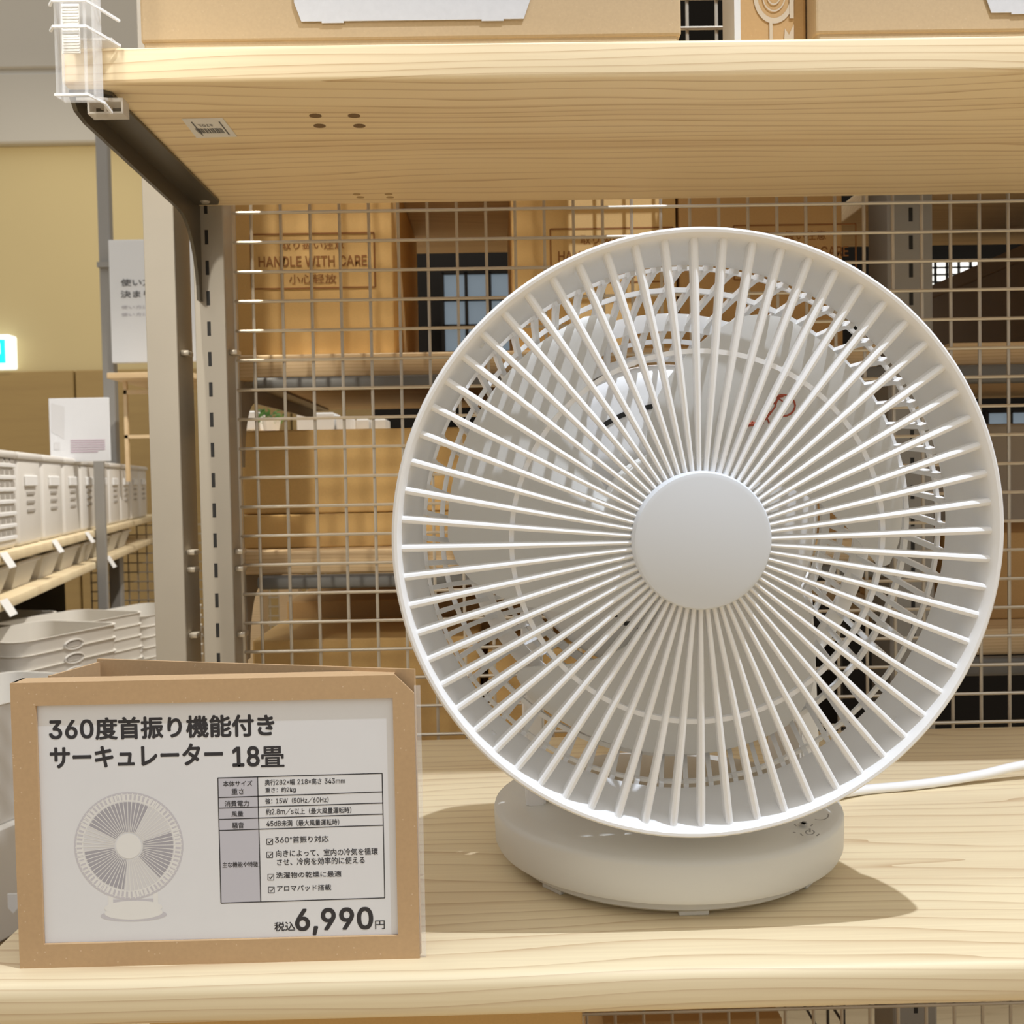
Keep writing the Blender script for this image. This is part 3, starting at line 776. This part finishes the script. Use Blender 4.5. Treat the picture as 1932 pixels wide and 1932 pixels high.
# ------------------------------------------------------------------ rear rack (behind the mesh)
RY0, RY1 = .915, 1.33
def rear(z0, z1, x0, x1, label): return board('shelf_board', x0, x1, RY0, RY1, z0, z1, M['pine_rear'], .002, label)
rear(.0935, .1145, -.2335, .342, 'pine shelf board behind the mesh carrying the handle-with-care box')
rear(-.0812, -.0595, -.2335, .342, 'pine shelf board behind the mesh at half height of the fan')
board('shelf_board', -.2335, .342, .965, RY1, .292, .313, M['pine_rear'], .002, 'pine shelf board behind the mesh, highest of the rear left bay')
rear(-.322, -.300, -.2335, .342, 'pine shelf board behind the mesh, lowest of the rear left bay')
rear(.0935, .1145, .408, .95, 'pine shelf board behind the mesh right of the fan, under the dark box')
rear(-.1672, -.1432, .408, .95, 'pine shelf board behind the mesh right of the fan, below hub height')
rear(.292, .313, .408, .95, 'pine shelf board behind the mesh in the top right corner, lit from below')
def rail(x0, x1, z0, z1, label):
    tag(MB().box((x0, .902, z0), (x1, .914, z1), .0035, 3).build('shelf_rail', M['rail'], smooth=True), label, 'rail', None)
rail(-.2129, .345, .0815, .0934, 'dark grey steel rail under the rear shelf with the handle-with-care box')
rail(-.2135, .345, -.0935, -.0813, 'dark grey steel rail under the rear shelf at half height of the fan')
rail(.405, .95, .0770, .0934, 'dark grey steel rail under the rear shelf right of the fan, upper one')
rail(.405, .95, -.1840, -.1673, 'dark grey steel rail under the rear shelf right of the fan, lower one')
bracket(-.232, .93, 1.31, .0935, 'pale steel bracket under the left end of the rear shelf', M['steel'])
bracket(-.232, .93, 1.31, -.0812, 'pale steel bracket under the left end of the lower rear shelf', M['steel'])
for x, lb in ((.356, 'grey steel post of the rear rack seen through the mesh, right of the fan top'),):
    t = thing('upright_post', (x+.02, .95, FL), lb, 'post')
    MB().box((x, .925, FL), (x+.041, .975, .6), .002, 1).build('post_tube', M['grey_post'], t)
    q = MB(); z = -.6
    while z < .55: q.box((x+.019, .9247, z), (x+.0225, .926, z+.0125)); z += .025
    q.build('slot_column', M['black'], t)
# second mesh at right angles by the rear post
g = MB()
for k in range(9): g.sweep([(.335, 1.0+k*.05, -.6), (.335, 1.0+k*.05, .55)], oct_(.0016), up=(1, 0, 0))
for k in range(24): g.sweep([(.335, .99, -.6+k*.05), (.335, 1.42, -.6+k*.05)], oct_(.0016), up=(0, 0, 1))
tag(g.build('wire_mesh_panel', M['wire_dark']), 'dark wire mesh panel at right angles beside the rear post', 'panel')

r1, r2 = .1147, -.0593
b1 = carton('cardboard_box', (-.2396+.004, .94, r1), (-.0912, 1.24, .288), M['tan_box'], 'orange cardboard box printed HANDLE WITH CARE behind the mesh', None)
def box_text(parent, Y, cx, cz, w, scale=1.0, frame=True):
    i_ = MB()
    put_text(i_, '取り扱い注意', (cx-.0285*scale, Y, cz+.0105*scale), EX, EZ, .057*scale, .0085*scale, .012)
    put_text(i_, 'HANDLE WITH CARE', (cx-.049*scale, Y, cz-.0048*scale), EX, EZ, .098*scale, .0092*scale, .022)
    put_text(i_, '小心轻放', (cx-.022*scale, Y, cz-.0205*scale), EX, EZ, .043*scale, .0085*scale, .01)
    if frame:
        hx, hz, t_ = .056*scale, .0245*scale, .0007
        for lo, hi in (((-hx, hz-t_), (hx, hz+t_)), ((-hx, -hz-t_), (hx, -hz+t_)), ((-hx-t_, -hz), (-hx+t_, hz)), ((hx-t_, -hz), (hx+t_, hz))):
            i_.box((cx+lo[0], Y-.0001, cz+lo[1]), (cx+hi[0], Y+.0002, cz+hi[1]))
    i_.build('printed_warning', M['box_ink'], parent)
c = at(590, 492, .9395); box_text(b1, .9397, c.x, c.z, 0)
b2 = carton('cardboard_box', (.0176, .94, r1), (.1675, 1.24, .288), M['tan_box'], 'orange cardboard box behind the mesh, directly above the fan')
c = at(1130, 482, .9395); box_text(b2, .9397, c.x+.012, c.z, 0)
b3 = carton('cardboard_box', (.1700, .94, r1), (.3200, 1.24, .288), M['brown_box'], 'brown cardboard box behind the mesh, right of the box above the fan')
c = at(1500, 475, .9395); box_text(b3, .9397, c.x, c.z, 0)
carton('cardboard_box', (-.236, .948, -.0281), (.075, 1.25, .0490), M['tan_box'], 'tall brown cardboard box behind the mesh on a flat box, left of the fan')
carton('cardboard_box', (-.2365, .940, r2), (.080, 1.26, -.0285), M['tan_box'], 'flat brown cardboard box behind the mesh under the tall brown box')
carton('cardboard_box', (.10, .955, r2), (.33, 1.22, .03), M['brown_box'], 'brown cardboard box behind the fan hub on the rear shelf')
carton('cardboard_box', (-.231, .952, -.2998), (-.02, 1.10, -.1455), M['tan_box'], 'brown cardboard box behind the mesh just above the price sign')
carton('cardboard_box', (-.231, 1.11, -.2998), (.06, 1.32, -.128), M['brown_box'], 'brown cardboard box on the lowest rear shelf, hindmost')
carton('cardboard_box', (-.012, .958, -.2998), (.155, 1.09, -.16), M['tan_box'], 'brown cardboard box seen through the lower left of the fan')
carton('cardboard_box', (.19, .985, -.2998), (.33, 1.2, -.17), M['dark'], 'black box added as a dark backdrop, seen through the lower right of the fan')  # added only to keep the view behind the fan dark here
t = thing('storage_box', (.66, 1.18, .115), 'dark brown box behind the mesh at the right frame edge, upper shelf', 'box')
MB().box((.545, 1.045, .1148), (.80, 1.30, .229), .002, 2).build('box_body', pmat('dark_brown', (.13, .085, .045), .6, noise=.05), t)
MB().box((.543, 1.043, .214), (.802, 1.302, .231), .002, 2).build('box_lid', pmat('dark_brown_lid', (.14, .09, .05), .6, noise=.05), t)
carton('cardboard_box', (.425, .97, -.1430), (.60, 1.2, -.060), M['brown_box'], 'brown cardboard box behind the mesh at the right frame edge, hub height')
t = thing('storage_box', (.5, 1.1, -.1), 'pale grey box behind the mesh right of the fan', 'box')
MB().box((.425, 1.215, -.1430), (.80, 1.32, .055), .004, 2).build('box_body', pmat('pale_grey_box', (.48, .44, .37), .6, noise=.03), t)
# boxes and deck below the display shelf
board('shelf_board', XL, XR, .47, .853, -.66, -.64, M['pine'], .004, 'pine shelf board hidden low under the display shelf')
carton('cardboard_box', (-.2130, .60, -.64), (.0445, .82, -.27), M['tan_box'], 'orange cardboard box under the display shelf, left of the bottom mesh')
carton('cardboard_box', (.09, .95, -.86), (.26, 1.2, -.515), M['brown_box'], 'brown box behind the mesh below the display shelf')

# ------------------------------------------------------------------ storage rack at the far left
O_ = Vector((-.998, 2.06, 0)); D_ = Vector((-.203, .979, 0)).normalized(); N_ = Vector((-D_.y, D_.x, 0))   # along the rack, into the rack
RZ = math.atan2(D_.y, D_.x)-PI/2
def lm(t, z): return Matrix.Translation(O_+D_*t+Vector((0, 0, z))) @ Matrix.Rotation(RZ, 4, 'Z')     # local y along the rack, -x into it
def rk_box(mb, x0, x1, y0, y1, z0, z1, bev=.003): return mb.box((x0, y0, z0), (x1, y1, z1), bev, 2, lm(0, 0))
rk = thing('storage_rack', tuple(O_+D_*1.0+N_*.2+Vector((0, 0, FL))), 'long storage rack with pale wooden shelves at the far left, holding white bins and baskets', 'rack')
for z in (-.13, -.225): rk_box(MB(), -.42, 0, -.55, 2.75, z-.022, z, .004).build('rack_shelf', M['pine'], rk, True)
rk_box(MB(), -.55, .28, -1.0, 2.75, -.70, -.66, .004).build('rack_deck', pmat('deck_brown', (.22, .15, .075), .6, noise=.1), rk)
for t_ in (1.05, 2.70): rk_box(MB(), .002, .030, t_, t_+.03, FL, .10 if t_ < 2 else .3, .002).build('rack_post', M['grey_post'], rk)
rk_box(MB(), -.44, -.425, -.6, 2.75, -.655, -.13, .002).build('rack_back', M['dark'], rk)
tag(MB().box((-1.52, 4.0, FL), (-1.475, 4.04, 1.6), .003, 1).build('display_post', M['grey_post']), 'tall grey steel post beside the hanging white sign board', 'post')
ORD = ['nearest', 'second', 'third', 'fourth', 'fifth', 'sixth', 'seventh', 'eighth', 'ninth', 'tenth', 'eleventh', 'twelfth']
def make_bin(kind):
    t = thing('storage_bin', (0, 0, 0), 'x', 'bin', 'white bins on the left storage rack'); t.location = (0, 0, 0)
    b = MB().box((-.30, .004, 0), (0, .226, .200), .012, 3)
    b.build('bin_body', M['bin'], t, True, local=True)
    MB().box((-.306, -.002, .196), (.006, .232, .212), .006, 2).build('bin_lid', M['bin'], t, True, local=True)
    if kind == 0:
        q = MB()
        for k in range(7): q.box((.0, .012, .02+k*.026), (.004, .218, .028+k*.026), .001, 1)
        q.build('slat', M['label_white'], t, local=True)
        q = MB()
        for k in range(7):
            for j in range(5): q.box((.0, .02+j*.042, .031+k*.026), (.001, .05+j*.042, .041+k*.026))
        q.build('slat_gap', M['bin_mark'], t, local=True)
    else:
        MB().box((.0, .06, .135), (.006, .17, .16), .002, 1).build('handle', M['label_white'], t, local=True)
        q = MB()
        for k in range(3): q.box((.0, .08, .075+k*.02), (.003, .15, .083+k*.02), .001, 1)
        q.build('drawer_pull', M['bin_mark'], t, local=True)
    return t
k0, k1 = make_bin(0), make_bin(1)
used = set()
for i in range(11):
    proto = k0 if i < 2 else k1
    o = proto if proto not in used else copy_tree(proto); used.add(proto)
    o.location = O_+D_*(-.25+i*.245)+N_*.02+Vector((0, 0, -.13+ZC)); o.rotation_euler = (0, 0, RZ)
    o['label'] = ('slatted white bin, %s in the row on the left rack' if i < 2 else 'smooth milky white drawer bin, %s in the row on the left rack') % ORD[i]
    o['category'] = 'bin'
def make_tray():
    t = thing('small_tray', (0, 0, 0), 'x', 'tray', 'small white trays on the left storage rack'); t.location = (0, 0, 0)
    m_ = Matrix.Identity(4)
    b = MB(); lo, hi, h = (-.20, .02), (0, .20), .060
    def ring_(k, z): return [(lo[0]-k, lo[1]-k, z), (hi[0]+k, lo[1]-k, z), (hi[0]+k, hi[1]+k, z), (lo[0]-k, hi[1]+k, z)]
    pts = ring_(-.012, 0)+ring_(.008, h)+ring_(.004, h)+ring_(-.016, .004)
    F = [(0, 1, 2, 3), (12, 13, 14, 15)]
    for L in range(3):
        for k in range(4): F.append((L*4+k, L*4+(k+1) % 4, L*4+4+(k+1) % 4, L*4+4+k))
    b.faces(pts, F); b.build('tray_body', M['basket'], t, local=True)
    MB().box((hi[0]+.004, lo[1]-.008, h-.006), (hi[0]+.012, hi[1]+.008, h+.002), .002, 1).build('tray_rim', M['bin'], t, local=True)
    return t
tr = make_tray()
for i in range(9):
    o = tr if i == 0 else copy_tree(tr)
    o.location = O_+D_*(-.28+i*.25)+N_*.03+Vector((0, 0, -.225+ZC)); o.rotation_euler = (0, 0, RZ)
    o['label'] = 'small white tray, %s in the row under the bins' % ORD[i]; o['category'] = 'tray'
# price tags hanging on the shelf edges
for t_, z, sz, lb in ((.03, -.13, .034, 'nearest on the upper bin shelf edge'), (.50, -.13, .034, 'second on the upper bin shelf edge'), (.93, -.13, .034, 'third on the upper bin shelf edge'),
                     (1.28, -.225, .04, 'beside the thin grey upright'), (.02, -.225, .036, 'at the left frame edge under the trays')):
    m_ = lm(t_, z-.004) @ Matrix.Rotation(math.radians(-30), 4, 'Y')
    tag(MB().box((.0, -sz*.8, -sz*.9), (.0015, sz*.8, sz*.15), 0, 1, m_).build('price_tag', M['label_white']), 'small white price tag, %s' % lb, 'tag', 'price tags on the left rack')
# nested baskets below
def basket_mesh():
    t = thing('storage_basket', (0, 0, 0), 'x', 'basket', 'nested white baskets on the left rack'); t.location = (0, 0, 0)
    def rr(hx, hy, r, z, n=5):
        p = []
        for cx, cy, a0 in ((hx-r, hy-r, 0), (-hx+r, hy-r, PI/2), (-hx+r, -hy+r, PI), (hx-r, -hy+r, 1.5*PI)):
            for k in range(n+1): a_ = a0+PI/2*k/n; p.append((cx+r*math.cos(a_), cy+r*math.sin(a_), z))
        return p
    L = [rr(.115, .155, .04, 0), rr(.135, .178, .045, .20), rr(.138, .181, .045, .24), rr(.141, .184, .045, .243), rr(.135, .178, .045, .243), rr(.130, .173, .045, .20), rr(.110, .150, .04, .005)]
    n = len(L[0]); b = MB(); F = [tuple(range(n)), tuple(range(6*n, 7*n))]
    for q in range(6):
        for k in range(n): F.append((q*n+k, q*n+(k+1) % n, (q+1)*n+(k+1) % n, (q+1)*n+k))
    b.faces([p for r in L for p in r], F); b.build('basket_body', M['basket'], t, True, local=True)
    h = MB(); 
    for k in range(16):
        a_, c_ = 2*PI*k/16, 2*PI*(k+1)/16
    pts = [(.1375+.002*0, .026*math.cos(2*PI*k/20), .212+.008*math.sin(2*PI*k/20)) for k in range(20)]
    h.prism(pts, (.0015, 0, 0)); h.build('grip_hole', M['bin_mark'], t, local=True)
    h = MB(); h.tube([(.1390, .033*math.cos(2*PI*k/20), .212+.0125*math.sin(2*PI*k/20)) for k in range(20)], .0022, 6, True); h.build('grip_rim', M['bin'], t, True, local=True)
    return t
bk0 = basket_mesh(); first = True
SB = .74
for (px, py, Y, n_, rz, lb) in ((-12, 1300, 1.60, 1, -.35, 'lone tall stack at the left frame edge'), (60, 1190, 2.02, 5, -.35, 'front left stack'), (-30, 1165, 2.4, 3, -.35, 'stack cut by the left frame edge'), (133, 1165, 2.36, 5, -.35, 'second stack from the left'), (196, 1205, 2.62, 4, -.35, 'middle stack'), (270, 1150, 2.75, 6, -.35, 'stack behind the grey uprights')):
    p = at(px, py, Y)
    for k in range(n_):
        o = bk0 if first else copy_tree(bk0); first = False
        z = p.z-.243*SB-k*.027; o.scale = (SB, SB, SB)
        o.location = (p.x, p.y, z+ZC); o.rotation_euler = (0, 0, rz)
        o['label'] = ('white nested plastic basket, %s, %s' % (lb, ['topmost', 'second from the top', 'third from the top', 'fourth from the top', 'fifth from the top', 'sixth from the top'][k])); o['category'] = 'basket'
        zl = z
    q = Matrix.Translation(Vector((p.x, p.y, 0))) @ Matrix.Rotation(rz, 4, 'Z')
    tag(MB().box((-.13*SB, -.17*SB, -.66), (.13*SB, .17*SB, zl-.001), .004, 1, q).build('riser_block', M['basket']), 'plain white riser block under the baskets, %s' % lb, 'block')
p = at(24, 1705, 1.45)
tag(MB().prism([(p.x-.007, p.y, p.z+.014), (p.x+.008, p.y, p.z+.014), (p.x+.008, p.y, p.z-.006), (p.x, p.y, p.z-.014), (p.x-.007, p.y, p.z-.006)], (0, .002, 0)).build('price_tag', M['label_white']), 'small white pointed tag beside the price sign at the left frame edge', 'tag', 'price tags on the left rack')

# upper left signs
a, b = at(95, 862, 2.9), at(205, 750, 2.9)
po = thing('poster_stand', ((a.x+b.x)/2, 2.9, a.z-.0), 'white leaflet stand with pink lines standing on the white bins', 'sign')
MB().box((a.x, 2.9, a.z-.015), (b.x, 2.904, b.z), .001, 1).build('poster_sheet', M['paper'], po)
q = MB()
for k in range(6): q.box((a.x+.058, 2.8988, a.z+.012+k*.0065), (b.x-.014-(.02 if k == 0 else 0), 2.8998, a.z+.0135+k*.0065))
q.build('pink_lines', M['pink'], po)
q = MB().box((a.x+.012, 2.8988, a.z+.02), (a.x+.028, 2.8998, a.z+.04)).quad((a.x+.006, 2.8995, a.z+.07), (a.x+.04, 2.8995, a.z+.05), (a.x+.044, 2.8995, a.z+.14), (a.x+.008, 2.8995, a.z+.15)); q.build('poster_picture', M['pic_pale'], po)
YS = 3.97
a, b = at(211, 685, YS), at(366, 450, YS)
sb = thing('hanging_sign', ((a.x+b.x)/2, YS, a.z), 'white sign board with blurred black writing hanging behind the posts', 'sign')
MB().box((a.x, YS, a.z), (b.x, YS+.025, b.z), .003, 2).build('sign_board', pmat('sign_board', (.80, .81, .82), .5), sb)
MB().box((a.x-.05, YS+.012, b.z-.10), (a.x+.08, YS+.030, b.z-.08)).build('hanging_arm', M['grey_post'], sb)
q = MB()
for i_, (tx, y) in enumerate((('使い方に', 540), ('決まりは', 562))):
    c = at(228, y, YS-.002); put_text(q, tx, c, EX, EZ, .16, .027, .02)
q.build('sign_writing', M['ink_soft'], sb)
q = MB()
for y in (583, 597):
    c = at(229, y, YS-.002); put_text(q, '使い方に合わせて', c, EX, EZ, .21, .013, 0)
q.build('sign_small_writing', M['pic_grey'], sb)
a, b = at(212, 714, 3.6), at(330, 701, 3.6)
ds = thing('display_shelf', ((a.x+b.x)/2, 3.8, a.z), 'short wooden shelf with a thin frame hung below it, under the hanging white sign board', 'shelf')
MB().box((a.x-.02, 3.6, a.z), (b.x+.05, 4.05, b.z), .002, 1).build('shelf_top', M['pine_rear'], ds)
c, d_ = at(236, 856, 3.7), at(300, 735, 3.7)
e = MB()
e.box((c.x, 3.7, c.z-.1), (c.x+.012, 3.715, a.z)).box((c.x, 3.7, d_.z-.014), (d_.x, 3.715, d_.z)).box((d_.x-.012, 3.7, c.z-.1), (d_.x, 3.715, a.z)).box((c.x, 3.7, c.z+.055), (d_.x, 3.715, c.z+.067))
e.build('wooden_frame', M['pine_rear'], ds)
# mesh wall and plant far behind
g = MB()
for k in range(26): g.box((-1.75+k*.04, 4.4, FL), (-1.745+k*.04, 4.405, -.15))
for k in range(28): g.box((-1.75, 4.395, FL+k*.04), (-.75, 4.4, FL+.005+k*.04))
tag(g.build('wire_mesh_panel', M['wire']), 'distant wire mesh panel above the nested baskets', 'panel')
# small goods seen in the gap under the rear shelf
for (x0, x1, y0, y1, Y, mt, nm, lb, ct) in ((560, 630, 778, 815, 1.9, 'label_white', 'display_box', 'bright white box in the gap under the rear shelf, widest', 'box'), (634, 660, 786, 815, 1.9, 'label_white', 'display_box', 'small white box right of the widest white box in the gap', 'box'),
                                    (672, 696, 790, 816, 2.0, 'bin', 'display_box', 'grey box in the gap under the rear shelf', 'box'), (700, 728, 790, 816, 2.0, 'bin', 'display_box', 'grey box next to the dark gap under the rear shelf', 'box'), (452, 482, 775, 812, 1.9, 'label_white', 'display_box', 'white box beside the green plant in the gap', 'box')):
    a, b = at(x0, y1, Y), at(x1, y0, Y)
    tag(MB().box((a.x, Y, a.z-.0), (b.x, Y+.08, b.z), .003, 2).build(nm, M[mt]), lb, ct)
a = at(440, 816, 1.85); b = at(760, 816, 1.85)
dt = thing('display_table', ((a.x+b.x)/2, 2.0, FL), 'distant wooden table holding white goods, seen in the gap under the rear shelf', 'table')
MB().box((a.x, 1.82, a.z-.03), (b.x, 2.2, a.z-.001), .003, 1).build('table_top', M['pine_rear'], dt)
for x in (a.x+.01, b.x-.05):
    for y in (1.83, 2.15): MB().box((x, y, FL), (x+.04, y+.04, a.z-.03)).build('leg', M['pine_rear'], dt)
a = at(508, 812, 1.9); pl = thing('potted_plant', (a.x, 1.9, a.z), 'small green plant in the gap under the rear shelf', 'plant')
MB().lathe([(0, 0), (.014, 0), (.018, .02), (0, .02)], lambda c, s_, h: Vector((a.x+c, 1.92+s_, a.z+h)), 16).build('pot', M['label_white'], pl)
lf = MB(); random.seed(5)
for k in range(60):
    c = Vector((a.x+random.uniform(-.022, .022), 1.92+random.uniform(-.015, .015), a.z+.014+random.uniform(0, .026))); d = Vector((random.uniform(-1, 1), random.uniform(-1, 1), random.uniform(-.3, 1)))*.008; e_ = d.cross(Vector((.3, .5, .8)))*.5
    lf.quad(c-d, c+e_, c+d, c-e_)
lf.build('leaves', M['green'], pl)
